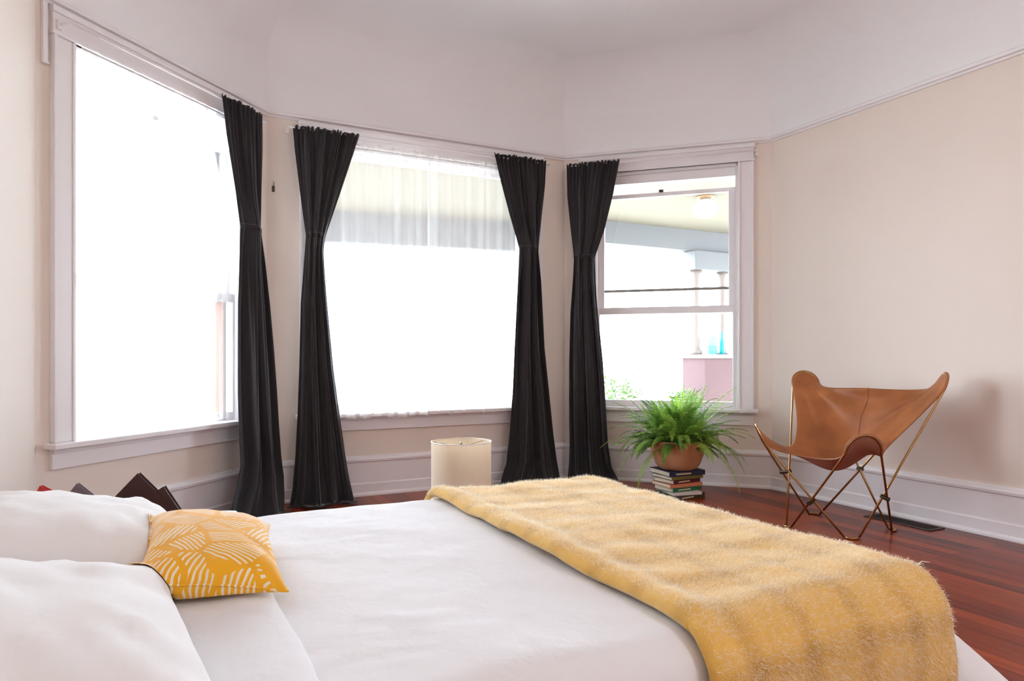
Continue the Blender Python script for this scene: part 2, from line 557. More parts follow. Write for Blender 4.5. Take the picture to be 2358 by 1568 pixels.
def sheer(wall, s0, s1, ztop, zbot, label, seed, off=0.062, edge=0.0):
    rnd = random.Random(seed); ph = rnd.random() * 6
    nz, nu = 24, 150
    P = []
    for i in range(nz + 1):
        t = i / nz
        row = []
        for j in range(nu + 1):
            u = j / nu
            s = s0 + (s1 - s0) * u
            fr = 2 * PI * (s1 - s0) * 11
            f = math.sin(fr * u + ph + 0.8 * math.sin(u * 9 + ph)) + 0.5 * math.sin(fr * 1.7 * u + ph * 3 + t)
            z = ztop + (zbot - ztop) * t
            if i == nz: z += 0.008 * math.sin(fr * 0.3 * u + ph)
            amp = 0.008 + 0.006 * t
            row.append(W(wall, s, off + amp * f, z))
        P.append(row)
    mb = MB(); mb.grid(P)
    o = mb.build('sheer_curtain', M_sheer, smooth=True)
    return tag(o, label, 'sheer curtain')


sheer('A', 0.195, 1.20, 2.50, 0.612, 'white see-through curtain covering the big left window', 1, off=0.03)
sheer('B', 0.35, 1.150, 2.515, 0.565, 'white see-through curtain over the left half of the middle window', 2, off=0.084)
sheer('B', 1.132, 1.99, 2.515, 0.572, 'white see-through curtain over the right half of the middle window', 3, off=0.058)

# wall hook between the windows, small strip in the left corner
t = thing('wall_hook', 'small dark curtain hook on the narrow wall between left and middle windows', 'hook', W('B', 0.045, 0.0, 2.16))
base = Vector(t.location)
b = MB(); wbox(b, 'B', 0.033, 0.052, 0.0, 0.006, 2.125, 2.165)
b.v = [tuple(Vector(v) - base) for v in b.v]; b.build('plate', M_darkmetal, t, bevel=0.002)
b = MB(); b.tube([Vector(W('B', 0.043, 0.004 + 0.03 * math.sin(a) , 2.165 + 0.028 * (a / PI))) - base for a in [i * PI / 8 for i in range(9)]], 0.004, 8)
b.build('hook', M_ceramic, t, smooth=True)

b = MB(); wbox(b, 'A', 0.022, 0.046, 0.0, 0.018, 2.36, 2.632); wbox(b, 'A', 0.018, 0.05, 0.0, 0.022, 2.35, 2.362)
tag(b.build('wall_strip', M_trim, bevel=0.003), 'short narrow white strip running down the left corner under the rail', 'trim strip')

# ------------------------------------------------------------------ bed
HB = 0.50
XF, YN, YF, RR = 1.475, 1.0, 2.235, 0.085


def drape(u, v, off=0.0, flare=0.06, cflare=0.75, zmin=0.012):
    dx = max(0.0, u - XF)
    dy = (v - YN) if v < YN else ((v - YF) if v > YF else 0.0)
    bx, by = min(u, XF), min(max(v, YN), YF)
    d = math.hypot(dx, dy)
    wr = noise.noise(Vector((u * 2.3, v * 2.3, 1.7))) * 0.008 + noise.noise(Vector((u * 6 + v * 3, v * 5, 4.2))) * 0.004 + abs(noise.noise(Vector((u * 9 - v * 6, v * 15 + u * 4, 2.2)))) * 0.003
    z = HB + off + wr
    if d < 1e-9:
        return Vector((bx, by, z))
    nx, ny = dx / d, dy / d
    r = RR + off
    if d < r * PI / 2:
        return Vector((bx + nx * r * math.sin(d / r), by + ny * r * math.sin(d / r), z - r * (1 - math.cos(d / r))))
    e = d - r * PI / 2
    c = abs(2 * nx * ny)
    fl = flare + (cflare - flare) * c
    hor = r + fl * e + 0.02 * math.sin(9 * (u + v)) * min(1, e / 0.3)
    zz = z - r - math.sqrt(max(0, 1 - fl * fl)) * e
    if zz < zmin + off * 0.5:
        hor += (zmin + off * 0.5 - zz) * 0.8
        zz = zmin + off * 0.5
    return Vector((bx + nx * hor, by + ny * hor, zz))


M_wood = mat('dark_bed_wood', srgb(70, 42, 28), 0.45, bump=(30, 0.1, 0.002))
bed = thing('bed', 'full size bed under white bedding with its head against the left wall', 'bed', (0.5, 1.62, 0))
def rel(o, mb):
    q = Vector(o.location); mb.v = [tuple(Vector(v) - q) for v in mb.v]; return mb
b = MB(); b.box((-0.46, 0.97, 0.16), (1.47, 2.26, 0.24)); rel(bed, b).build('bed_frame', M_wood, bed, bevel=0.01)
for x in (-0.40, 1.36):
    for y in (1.05, 2.18):
        b = MB(); b.box((x - 0.03, y - 0.03, 0.0), (x + 0.03, y + 0.03, 0.16)); rel(bed, b).build('leg', M_wood, bed, bevel=0.005)
b = MB(); b.box((-0.48, 0.935, 0.24), (1.535, 2.30, 0.468)); rel(bed, b).build('mattress', M_sheet, bed, bevel=0.05)

# duvet
mb = MB(); P = []
nu, nv = 120, 140
for i in range(nu + 1):
    u = 0.0 + (XF + 0.50) * i / nu
    P.append([drape(u, (YN - 0.55) + (YF + 0.5 - (YN - 0.55)) * j / nv) for j in range(nv + 1)])
mb.grid(P)
tag(mb.build('duvet', M_sheet, smooth=True, solid=0.012), 'white duvet spread over the bed and hanging down at its foot corner', 'duvet')

# turned-back sheet at the head end
mb = MB(); P = []
nu, nv = 30, 120
for j in range(nv + 1):
    v = (YN - 0.45) + (YF + 0.12 - (YN - 0.45)) * j / nv
    row = []
    edge = 0.200 + 0.012 * noise.noise(Vector((v * 3, 0, 0)))
    for i in range(nu + 1):
        t = i / nu
        u = -0.46 + (edge + 0.46) * t
        q = drape(u, v, 0.016)
        row.append(q + Vector((0, 0, 0.006 * math.sin(PI * min(1, (1 - t) * 6)) if t > 0.83 else 0)) + Vector((0, 0, 0.018 * math.exp(-((v - 2.22) / 0.13) ** 2))))
    # roll the edge under
    q = row[-1]
    row.append(q + Vector((0.007, 0, -0.006))); row.append(q + Vector((0.002, 0, -0.013)))
    P.append(row)
mb.grid(P)
tag(mb.build('turned_back_sheet', M_sheet, smooth=True, solid=0.004), 'white sheet turned back over the duvet beside the pillows', 'sheet')

# pillows
def pillow_mesh(a, b, T, seed, p=2.6, pinch=0.10, wr=0.010, n=44, tuft=None):
    """half sizes a (x) and b (y), half thickness T"""
    mb = MB()
    def pt(u, v, sgn):
        x = a * u * (1 - pinch * (1 - abs(v) ** 2) * 0 - pinch * (1 - v * v) * (abs(u) ** 6))
        y = b * v * (1 - pinch * (1 - u * u) * (abs(v) ** 6))
        h = T * (max(0, 1 - abs(u) ** p) * max(0, 1 - abs(v) ** p)) ** 0.48
        ed = min(1, (1 - max(abs(u), abs(v))) * 5)
        w = wr * ed * (noise.noise(Vector((x * 9 + seed, y * 5, sgn))) + 0.5 * noise.noise(Vector((x * 20, y * 14 + seed, sgn))))
        # creases running in from the corners
        w += wr * 0.7 * ed * math.sin(14 * math.atan2(y, x) + seed) * (abs(u * v)) ** 0.8
        return Vector((x, y, sgn * h + w))
    for sgn in (1, -1):
        P = [[pt(math.sin(PI / 2 * (-1 + 2 * i / n)), math.sin(PI / 2 * (-1 + 2 * j / n)), sgn) for j in range(n + 1)] for i in range(n + 1)]
        if sgn < 0: P = P[::-1]
        mb.grid(P)
    # piping seam
    return mb


def seam(a, b, pinch, r=0.004):
    pts = []
    n = 40
    for e in range(4):
        for i in range(n):
            t = -1 + 2 * i / n
            u, v = [(t, -1), (1, t), (-t, 1), (-1, -t)][e]
            x = a * u * (1 - pinch * (1 - v * v) * (abs(u) ** 6)); y = b * v * (1 - pinch * (1 - u * u) * (abs(v) ** 6))
            pts.append((x, y, 0))
    mb = MB(); mb.tube(pts, r, 6, closed=True)
    return mb


def weld(o):
    md = o.modifiers.new('w', 'WELD'); md.merge_threshold = 0.0008
    return o


from mathutils.bvhtree import BVHTree
from mathutils import Euler
RESTING = []


def settle(mb, loc, rot, on):
    """flatten whatever would sink into the bed or the things below"""
    Mx = Matrix.Translation(loc) @ Euler(rot).to_matrix().to_4x4(); inv = Mx.inverted()
    out = []
    for v in mb.v:
        p = Mx @ Vector(v)
        zf = HB + 0.030
        for tr in on:
            h = tr.ray_cast(Vector((p.x, p.y, 3.0)), Vector((0, 0, -1)))
            if h[0] is not None: zf = max(zf, h[0].z + 0.004)
        if p.z < zf:
            p.z = zf - 0.02 * (1 - math.exp(-(zf - p.z) / 0.02)) * 0 + 0.15 * 0
        p.x = max(p.x, XE + 0.006)
        out.append(tuple(inv @ p))
    wv = [Mx @ Vector(v) for v in out]
    mb.v = out
    return wv


def pillow(label, loc, rot, a, b, T, seed, name='pillow', m=M_pillow, cat='pillow', pinch=0.07, wr=0.010, seam_r=0.004, on=()):
    t = thing(name, label, cat, loc, rot)
    pm = pillow_mesh(a, b, T, seed, pinch=pinch, wr=wr)
    wv = settle(pm, loc, rot, on)
    RESTING.append(BVHTree.FromPolygons(wv, pm.f))
    weld(pm.build('cover', m, t, smooth=True))
    sm_ = seam(a, b, pinch, seam_r); settle(sm_, loc, rot, on)
    sm_.build('seam', m, t, smooth=True)
    return t


pillow('white pillow at the back, nearer the windows, behind the yellow cushion', (-0.215, 1.965, 0.560), (math.radians(-2), math.radians(10), 0.03), 0.265, 0.345, 0.098, 2.0, wr=0.012)
pillow('white pillow in front, nearest the camera at the lower left', (-0.215, 1.195, 0.566), (math.radians(2), math.radians(10), 0.13), 0.275, 0.350, 0.108, 9.0, wr=0.015)


def cushion_mat():
    m = bpy.data.materials.new('yellow_leaf_print'); m.use_nodes = True
    nt = m.node_tree; b = nt.nodes['Principled BSDF']
    tc = nt.nodes.new('ShaderNodeTexCoord')
    vo = nt.nodes.new('ShaderNodeTexVoronoi'); vo.inputs['Scale'].default_value = 11
    nt.links.new(tc.outputs['Object'], vo.inputs['Vector'])
    sub = nt.nodes.new('ShaderNodeVectorMath'); sub.operation = 'MULTIPLY_ADD'
    sub.inputs[1].default_value = (1, 1, 1)
    nt.links.new(tc.outputs['Object'], sub.inputs[0])
    sx = nt.nodes.new('ShaderNodeSeparateColor'); nt.links.new(vo.outputs['Color'], sx.inputs[0])
    an = nt.nodes.new('ShaderNodeMath'); an.operation = 'MULTIPLY'; an.inputs[1].default_value = 6.28
    nt.links.new(sx.outputs[0], an.inputs[0])
    rt = nt.nodes.new('ShaderNodeVectorRotate'); rt.rotation_type = 'Z_AXIS'
    nt.links.new(tc.outputs['Object'], rt.inputs['Vector']); nt.links.new(an.outputs[0], rt.inputs['Angle'])
    wv = nt.nodes.new('ShaderNodeTexWave'); wv.inputs['Scale'].default_value = 30; wv.inputs['Distortion'].default_value = 2.2; wv.inputs['Detail'].default_value = 1
    nt.links.new(rt.outputs[0], wv.inputs['Vector'])
    cr = nt.nodes.new('ShaderNodeValToRGB'); e = cr.color_ramp.elements
    e[0].position = 0.60; e[0].color = (0, 0, 0, 1); e[1].position = 0.70; e[1].color = (1, 1, 1, 1)
    nt.links.new(wv.outputs['Fac'], cr.inputs[0])
    # veins between leaves stay yellow
    vd = nt.nodes.new('ShaderNodeTexVoronoi'); vd.feature = 'DISTANCE_TO_EDGE'; vd.inputs['Scale'].default_value = 11
    nt.links.new(tc.outputs['Object'], vd.inputs['Vector'])
    gt = nt.nodes.new('ShaderNodeMath'); gt.operation = 'GREATER_THAN'; gt.inputs[1].default_value = 0.06
    nt.links.new(vd.outputs['Distance'], gt.inputs[0])
    mu = nt.nodes.new('ShaderNodeMath'); mu.operation = 'MULTIPLY'
    nt.links.new(cr.outputs[0], mu.inputs[0]); nt.links.new(gt.outputs[0], mu.inputs[1])
    mx = nt.nodes.new('ShaderNodeMix'); mx.data_type = 'RGBA'
    mx.inputs['A'].default_value = srgb(240, 172, 12); mx.inputs['B'].default_value = srgb(240, 222, 196)
    nt.links.new(mu.outputs[0], mx.inputs['Factor']); nt.links.new(mx.outputs['Result'], b.inputs['Base Color'])
    b.inputs['Roughness'].default_value = 0.8
    b.inputs['Sheen Weight'].default_value = 0.2
    return m


pillow('yellow cushion with a white leaf print leaning between the white pillows', (0.097, 1.675, 0.566), (math.radians(3), math.radians(9), -0.05), 0.142, 0.240, 0.062, 4.0,
       name='cushion', m=cushion_mat(), cat='cushion', pinch=0.12, wr=0.006, seam_r=0.003, on=list(RESTING))

# ------------------------------------------------------------------ blanket
def blanket_mat():
    m = bpy.data.materials.new('mustard_mohair_plaid'); m.use_nodes = True
    nt = m.node_tree; b = nt.nodes['Principled BSDF']
    tc = nt.nodes.new('ShaderNodeTexCoord')
    uv = nt.nodes.new('ShaderNodeUVMap'); uv.uv_map = 'plaid'
    n = nt.nodes.new('ShaderNodeTexNoise'); n.inputs['Scale'].default_value = 26; n.inputs['Detail'].default_value = 6; n.inputs['Roughness'].default_value = 0.7
    nt.links.new(tc.outputs['Object'], n.inputs['Vector'])
    sp = nt.nodes.new('ShaderNodeSeparateXYZ')
    ns = nt.nodes.new('ShaderNodeTexNoise'); ns.inputs['Scale'].default_value = 9
    nt.links.new(tc.outputs['Object'], ns.inputs['Vector'])
    va = nt.nodes.new('ShaderNodeVectorMath'); va.operation = 'MULTIPLY_ADD'; va.inputs[1].default_value = (0.04, 0.04, 0)
    nt.links.new(ns.outputs['Color'], va.inputs[0]); nt.links.new(uv.outputs[0], va.inputs[2])
    nt.links.new(va.outputs[0], sp.inputs[0])
    def band(sock, per, ph, lo, hi):
        a = nt.nodes.new('ShaderNodeMath'); a.operation = 'MULTIPLY_ADD'; a.inputs[1].default_value = 2 * PI / per; a.inputs[2].default_value = ph
        nt.links.new(sock, a.inputs[0])
        s = nt.nodes.new('ShaderNodeMath'); s.operation = 'SINE'; nt.links.new(a.outputs[0], s.inputs[0])
        r = nt.nodes.new('ShaderNodeMapRange'); r.inputs['From Min'].default_value = lo; r.inputs['From Max'].default_value = hi
        nt.links.new(s.outputs[0], r.inputs['Value'])
        return r.outputs[0]
    bx = band(sp.outputs[0], 0.155, 0.6, 0.2, 1.0)
    by = band(sp.outputs[1], 0.14, 0.3, 0.2, 1.0)
    sm = nt.nodes.new('ShaderNodeMath'); sm.operation = 'ADD'; nt.links.new(bx, sm.inputs[0]); nt.links.new(by, sm.inputs[1])
    ml = nt.nodes.new('ShaderNodeMath'); ml.operation = 'MULTIPLY_ADD'; ml.inputs[1].default_value = 0.27
    nt.links.new(sm.outputs[0], ml.inputs[0])
    sc = nt.nodes.new('ShaderNodeMath'); sc.operation = 'MULTIPLY_ADD'; sc.inputs[1].default_value = -0.5; sc.inputs[2].default_value = 0.25
    nt.links.new(n.outputs['Fac'], sc.inputs[0]); nt.links.new(sc.outputs[0], ml.inputs[2])
    cr = nt.nodes.new('ShaderNodeValToRGB'); e = cr.color_ramp.elements
    e[0].position = 0.0; e[0].color = srgb(232, 184, 92); e[1].position = 1.0; e[1].color = srgb(146, 90, 16)
    nt.links.new(ml.outputs[0], cr.inputs[0])
    nt.links.new(cr.outputs[0], b.inputs['Base Color'])
    b.inputs['Roughness'].default_value = 0.95; b.inputs['Specular IOR Level'].default_value = 0.1
    b.inputs['Sheen Weight'].default_value = 1.0; b.inputs['Sheen Roughness'].default_value = 0.5
    b.inputs['Sheen Tint'].default_value = srgb(255, 236, 205)
    bp = nt.nodes.new('ShaderNodeBump'); bp.inputs['Strength'].default_value = 0.5; bp.inputs['Distance'].default_value = 0.01
    nt.links.new(n.outputs['Fac'], bp.inputs['Height']); nt.links.new(bp.outputs[0], b.inputs['Normal'])
    return m


def fiber_mat():
    m = fabric('mohair_fibre', srgb(255, 246, 226), 0.0, 0.4, 0.38)
    m.node_tree.nodes['Principled BSDF'].inputs['Specular IOR Level'].default_value = 1.0
    return m


M_blanket = blanket_mat()
BV0, BV1 = YN - 0.50, YF + 0.10
def bl_edge_l(v):
    return 0.845 + 0.010 * math.sin(v * 7) + 0.012 * noise.noise(Vector((v * 4, 3, 0)))
def bl_edge_r(v):
    return XF + 0.075 - 0.05 * min(1, max(0, (YN + 0.02 - v) / 0.2)) + 0.012 * math.sin(v * 9 + 1) + 0.02 * noise.noise(Vector((v * 7, 9, 0)))
def blp(t, v, off=0.03):
    u = bl_edge_l(v) + (bl_edge_r(v) - bl_edge_l(v)) * t
    th = off
    q = drape(u, v, th, 0.02, 0.25)
    lump = 0.006 * noise.noise(Vector((u * 9, v * 9, 7))) + 0.010 * max(0, noise.noise(Vector((u * 3, v * 4, 2))))
    roll = 0.012 * math.exp(-((t - 0.04) / 0.05) ** 2)
    return q + Vector((0, 0, lump + roll)) if v > YN - 0.1 else q + Vector((0, -lump - roll, 0))


blk = thing('blanket', 'mustard yellow fluffy plaid blanket laid across the foot of the bed', 'blanket', (1.15, 1.6, HB))
nu, nv = 70, 170
mb = MB(); P = []; UV = []
for j in range(nv + 1):
    v = BV0 + (BV1 - BV0) * j / nv
    row = []
    e0 = blp(0, v)
    dn = Vector((0, 0, -1)) if v > YN - 0.05 else Vector((0, 1, 0))
    row.append(e0 + dn * 0.020 + Vector((0.004, 0, 0)))
    row.append(e0 + dn * 0.010 + Vector((-0.008, 0, 0)))
    us = [bl_edge_l(v)] * 2
    for i in range(nu + 1):
        row.append(blp(i / nu, v)); us.append(bl_edge_l(v) + 0.7 * i / nu)
    P.append(row); UV += [(x, v) for x in us]
mb.grid(P)
rel(blk, mb)
o = mb.build('cloth', M_blanket, blk, smooth=True, solid=0.012)
uvl = o.data.uv_layers.new(name='plaid')
for lp in o.data.loops:
    uvl.data[lp.index].uv = UV[lp.vertex_index]
# mohair fuzz: short curled fibres standing off the cloth
rnd = random.Random(5)
mb = MB()
for k in range(105000):
    v = BV0 + (BV1 - BV0) * rnd.random(); t = rnd.random()
    p = blp(t, v)
    p2 = blp(min(1, t + 0.02), v); p3 = blp(t, v + 0.01)
    n = (p2 - p).cross(p3 - p)
    if n.length < 1e-9: continue
    n.normalize()
    if n.z < 0 and v > YN: n = -n
    p = p + n * 0.005
    a = rnd.random() * 2 * PI
    tg = (p3 - p - n * 0.0); tg.normalize(); bt = n.cross(tg)
    dr = (n * rnd.uniform(0.25, 0.9) + tg * math.cos(a) + bt * math.sin(a)).normalized()
    L = rnd.uniform(0.006, 0.017)
    sd = dr.cross(n).normalized() * 0.00032
    m1 = p + dr * L * 0.55; tip = p + dr * L + n * rnd.uniform(-0.004, 0.002)
    mb.add([p - sd, p + sd, m1 + sd * 0.8, m1 - sd * 0.8, tip], [(0, 1, 2, 3), (3, 2, 4)])
rel(blk, mb)
tag(mb.build('fuzz', fiber_mat(), blk), kind='stuff')
# fringe on the foot edge
mb = MB()
for k in range(420):
    v = YN - 0.02 + (BV1 - YN) * rnd.random()
    p = blp(1.0, v)
    q = p + Vector((rnd.uniform(0.01, 0.035), rnd.uniform(-0.02, 0.02), rnd.uniform(-0.02, 0.012)))
    mid = (p + q) / 2 + Vector((0, 0, rnd.uniform(0.0, 0.01)))
    mb.tube([p, mid, q], [0.0016, 0.0013, 0.0006], 4)
rel(blk, mb)
tag(mb.build('fringe', fiber_mat(), blk), kind='stuff')

# ------------------------------------------------------------------ globe lamp added as fill light, unseen (behind and right of the camera)
t = thing('fill_lamp', 'added white globe giving fill light, hung unseen behind the camera', 'fill light', (1.8, -1.5, 3.335))
b = MB(); b.lathe([(0.0, 0.0), (0.07, 0.0), (0.07, -0.02), (0.03, -0.035), (0.0, -0.035)], n=32); b.build('canopy', M_brass, t, smooth=True)
b = MB(); b.tube([(0, 0, -0.03), (0, 0, -0.45)], 0.006, 8); b.build('stem', M_brass, t, smooth=True)
me_ = bpy.data.materials.new('fill_light_glow'); me_.use_nodes = True
pb_ = me_.node_tree.nodes['Principled BSDF']
pb_.inputs['Emission Color'].default_value = (0.93, 0.98, 1.04, 1); pb_.inputs['Emission Strength'].default_value = 25.0
b = MB(); b.lathe([(0.19 * math.sin(PI * i / 16), -0.63 + 0.19 * math.cos(PI * i / 16)) for i in range(17)], n=32); b.build('globe', me_, t, smooth=True)

# ------------------------------------------------------------------ lamp on the floor
def shade_mat():
    return fabric('cream_lampshade_cloth', srgb(240, 226, 206), 0.0, 0.45, 0.85, bump=(400, 0.1))
M_shade = shade_mat()
t = thing('table_lamp', 'small lamp with a white drum shade standing on the floor behind the bed', 'lamp', (1.335, 3.19, 0))
b = MB(); b.lathe([(0.0, 0.0), (0.08, 0.0), (0.082, 0.006), (0.075, 0.014), (0.03, 0.022), (0.012, 0.03), (0.010, 0.05), (0.010, 0.26), (0.016, 0.265), (0.016, 0.33), (0.0, 0.335)], n=32)
b.build('base', M_ceramic, t, smooth=True)
b = MB(); n = 64
prof = [(0.150, 0.295), (0.150, 0.578), (0.1485, 0.580), (0.147, 0.578), (0.147, 0.295), (0.150, 0.295)]
b.lathe(prof, n=n); b.build('lamp_shade', M_shade, t, smooth=False)
for zz in (0.297, 0.577):
    b = MB(); b.tube([(0.1495 * math.cos(2 * PI * i / 48), 0.1495 * math.sin(2 * PI * i / 48), zz) for i in range(48)], 0.0028, 6, closed=True)
    b.build('shade_trim', M_trim, t, smooth=True)
b = MB()
for a in (0.3, 0.3 + 2 * PI / 3, 0.3 + 4 * PI / 3):
    b.tube([(0.012 * math.cos(a), 0.012 * math.sin(a), 0.55), (0.148 * math.cos(a), 0.148 * math.sin(a), 0.570)], 0.0018, 6)
b.tube([(0, 0, 0.33), (0, 0, 0.562)], 0.003, 8)
b.lathe([(0.0, 0.560), (0.007, 0.563), (0.008, 0.571), (0.0, 0.577)], n=16)
b.build('shade_fitter', M_ceramic, t, smooth=True)

# ------------------------------------------------------------------ fern on books
FX, FY = 3.30, 3.87
books = [  # (w, d, h, cover, page side colour, label)
    (0.24, 0.30, 0.034, (74, 66, 44), 'thick olive brown book at the bottom of the stack under the fern'),
    (0.27, 0.22, 0.020, (226, 214, 208), 'white and orange paperback second from the floor under the fern'),
    (0.20, 0.27, 0.030, (40, 116, 78), 'green book in the stack under the fern'),
    (0.22, 0.28, 0.026, (214, 130, 92), 'pale salmon orange book lying on the green one'),
    (0.20, 0.26, 0.030, (98, 28, 40), 'dark burgundy book in the stack under the fern'),
    (0.22, 0.28, 0.024, (120, 104, 52), 'olive yellow book just below the top navy book'),
    (0.25, 0.30, 0.034, (38, 44, 74), 'navy blue book on top of the stack, directly under the pot'),
]
z = 0.0
angs = [0.62, 0.25, 0.50, 0.42, 0.55, 0.46, 0.38]
M_pages = mat('book_pages', srgb(226, 214, 190), 0.9, bump=(300, 0.3, 0.001))
for (w_, d_, h_, col, lab), an in zip(books, angs):
    t = thing('book', lab, 'book', (FX + random.uniform(-.008, .008), FY + random.uniform(-.008, .008), z), (0, 0, an - TH), group='books stacked under the fern')
    cv = mat('book_cover', srgb(*col), 0.5, var=(12, 0.1))
    b = MB(); c = 0.003
    b.box((-d_ / 2, -w_ / 2, 0), (d_ / 2, w_ / 2, c)); b.box((-d_ / 2, -w_ / 2, h_ - c), (d_ / 2, w_ / 2, h_)); b.box((-d_ / 2, -w_ / 2, c), (d_ / 2, -w_ / 2 + c, h_ - c))
    b.build('cover', cv, t, bevel=0.001)
    b = MB(); b.box((-d_ / 2 + 0.005, -w_ / 2 + c, c), (d_ / 2 - 0.005, w_ / 2 - 0.005, h_ - c)); b.build('pages', M_pages, t)
    if col[0] < 120:
        b = MB(); b.box((-d_ * 0.32, -w_ / 2 - 0.0008, h_ * 0.3), (d_ * 0.1, -w_ / 2, h_ * 0.62)); b.build('spine_label', mat('spine_label', srgb(208, 190, 150), 0.6), t)
    z += h_ + 0.0003
POTZ = z
M_pot = mat('woven_terracotta', srgb(196, 138, 100), 0.8, bump=(30, 0.3, 0.004), var=(10, 0.15))
fern = thing('potted_fern', 'bushy green fern in a round terracotta pot standing on a stack of books', 'potted plant', (FX, FY, POTZ))
b = MB(); b.lathe([(0.0, 0.0), (0.115, 0.0), (0.135, 0.008), (0.158, 0.04), (0.182, 0.11), (0.194, 0.175), (0.200, 0.192), (0.202, 0.203), (0.196, 0.207), (0.188, 0.203), (0.182, 0.17), (0.165, 0.13)], n=64)
b.build('pot', M_pot, fern, smooth=True)
b = MB(); b.lathe([(0.0, 0.165), (0.10, 0.163), (0.178, 0.150)], n=32); b.build('soil', mat('soil', srgb(50, 36, 26), 0.95, bump=(60, 0.8, 0.01)), fern, smooth=True)


def leaf_mat():
    m = bpy.data.materials.new('fern_leaf'); m.use_nodes = True
    nt = m.node_tree; nt.nodes.clear()
    out = nt.nodes.new('ShaderNodeOutputMaterial')
    d = nt.nodes.new('ShaderNodeBsdfPrincipled'); d.inputs['Roughness'].default_value = 0.5; d.inputs['Specular IOR Level'].default_value = 0.3
    t = nt.nodes.new('ShaderNodeBsdfTranslucent')
    at = nt.nodes.new('ShaderNodeAttribute'); at.attribute_name = 'tone'
    cr = nt.nodes.new('ShaderNodeValToRGB'); e = cr.color_ramp.elements
    e[0].color = srgb(62, 112, 44); e[1].color = srgb(184, 218, 96)
    nt.links.new(at.outputs['Fac'], cr.inputs[0])
    nt.links.new(cr.outputs[0], d.inputs['Base Color']); nt.links.new(cr.outputs[0], t.inputs['Color'])
    mx = nt.nodes.new('ShaderNodeMixShader'); mx.inputs[0].default_value = 0.5
    nt.links.new(d.outputs[0], mx.inputs[1]); nt.links.new(t.outputs[0], mx.inputs[2]); nt.links.new(mx.outputs[0], out.inputs[0])
    return m


M_leaf = leaf_mat()


def frond(mb, tones, origin, az, elev, L, droop, tone, rnd, width=0.05):
    n = 24
    d = Vector((math.cos(az) * math.cos(elev), math.sin(az) * math.cos(elev), math.sin(elev)))
    p = Vector(origin); pts = [p.copy()]; dirs = [d.copy()]
    st = L / n
    side_w = rnd.uniform(-0.25, 0.25)
    for i in range(n):
        d = (d + Vector((-math.sin(az) * side_w * 0.03, math.cos(az) * side_w * 0.03, -droop / n * (0.4 + 1.2 * i / n)))).normalized()
        p = p + d * st
        wd = (p.x + FX + p.y + FY - 7.91) / 1.41421
        if wd > -0.09:
            p = p - Vector((1, 1, 0)) / 1.41421 * (wd + 0.09)
        pts.append(p.copy()); dirs.append(d.copy())
    nb = len(mb.f)
    mb.tube(pts, [0.0016 * (1 - 0.7 * i / n) for i in range(n + 1)], 4)
    up0 = Vector((0, 0, 1))
    for i in range(2, n + 1):
        t = i / n
        w = width * (math.sin(PI * min(1, t * 0.86 + 0.12)) ** 0.7) * (1 - 0.35 * t)
        dd = dirs[i]
        sd = dd.cross(up0)
        if sd.length < 0.05: sd = Vector((-math.sin(az), math.cos(az), 0))
        sd.normalize(); nn = sd.cross(dd).normalized()
        for half in (0, 0.5):
            q = pts[i] - dd * st * half
            for sgn in (1, -1):
                ld = (sd * sgn + dd * 0.45 + nn * rnd.uniform(-0.25, 0.15)).normalized()
                lw = dd * 0.0036
                a = q; tip = q + ld * w * rnd.uniform(0.85, 1.1) - Vector((0, 0, 0.003))
                m_ = q + ld * w * 0.45 + nn * 0.002
                mb.add([a - lw * 0.5, a + lw * 0.5, m_ + lw, m_ - lw, tip], [(0, 1, 2, 3), (3, 2, 4)])
    tones += [tone] * (len(mb.f) - nb)


mb = MB(); tones = []
rnd = random.Random(21)
specials = [(2.3, 1.25, 0.50, 0.7), (0.15, 0.98, 0.60, 0.8), (0.35, 0.85, 0.60, 0.9), (2.9, 0.9, 0.50, 0.8), (-0.45, 0.35, 0.48, 2.2), (-0.6, 0.05, 0.52, 2.4), (-0.35, 0.3, 0.46, 1.6),
            (3.35, 0.3, 0.50, 2.2), (3.6, 0.05, 0.46, 2.4), (2.75, 0.4, 0.54, 1.3), (0.0, 0.55, 0.52, 1.2)]
for a, e, L, dr in specials:
    frond(mb, tones, (0.08 * math.cos(a), 0.08 * math.sin(a), 0.17), a - TH, e, L, dr, rnd.uniform(0.45, 1.0), rnd)
for k in range(230):
    a = rnd.random() * 2 * PI
    e = rnd.uniform(0.35, 1.5)
    r = rnd.uniform(0, 0.14)
    L = rnd.uniform(0.24, 0.45) if e < 0.9 else rnd.uniform(0.26, 0.46)
    frond(mb, tones, (r * math.cos(a), r * math.sin(a), 0.165), a, e, L, rnd.uniform(0.9, 2.2), min(1, max(0, rnd.gauss(0.45, 0.3))), rnd, rnd.uniform(0.046, 0.064))
fo = mb.build('foliage', M_leaf, fern)
at = fo.data.attributes.new('tone', 'FLOAT', 'FACE')
at.data.foreach_set('value', tones)

# ------------------------------------------------------------------ butterfly chair
CC = Vector((3.53, 2.72, 0))
TIP = {'FL': Vector((3.175, 3.025, 0.600)), 'FR': Vector((3.235, 2.335, 0.605)), 'BR': Vector((3.945, 2.352, 0.915)), 'BL': Vector((3.735, 3.148, 0.912))}
FOOT = {'FL': Vector((3.266, 2.898, 0)), 'FR': Vector((3.37, 2.511, 0)), 'BR': Vector((3.77, 2.529, 0)), 'BL': Vector((3.695, 3.047, 0))}
chair = thing('butterfly_chair', 'tan leather butterfly chair on crossed brass rods beside the right wall', 'chair', (CC.x, CC.y, 0))


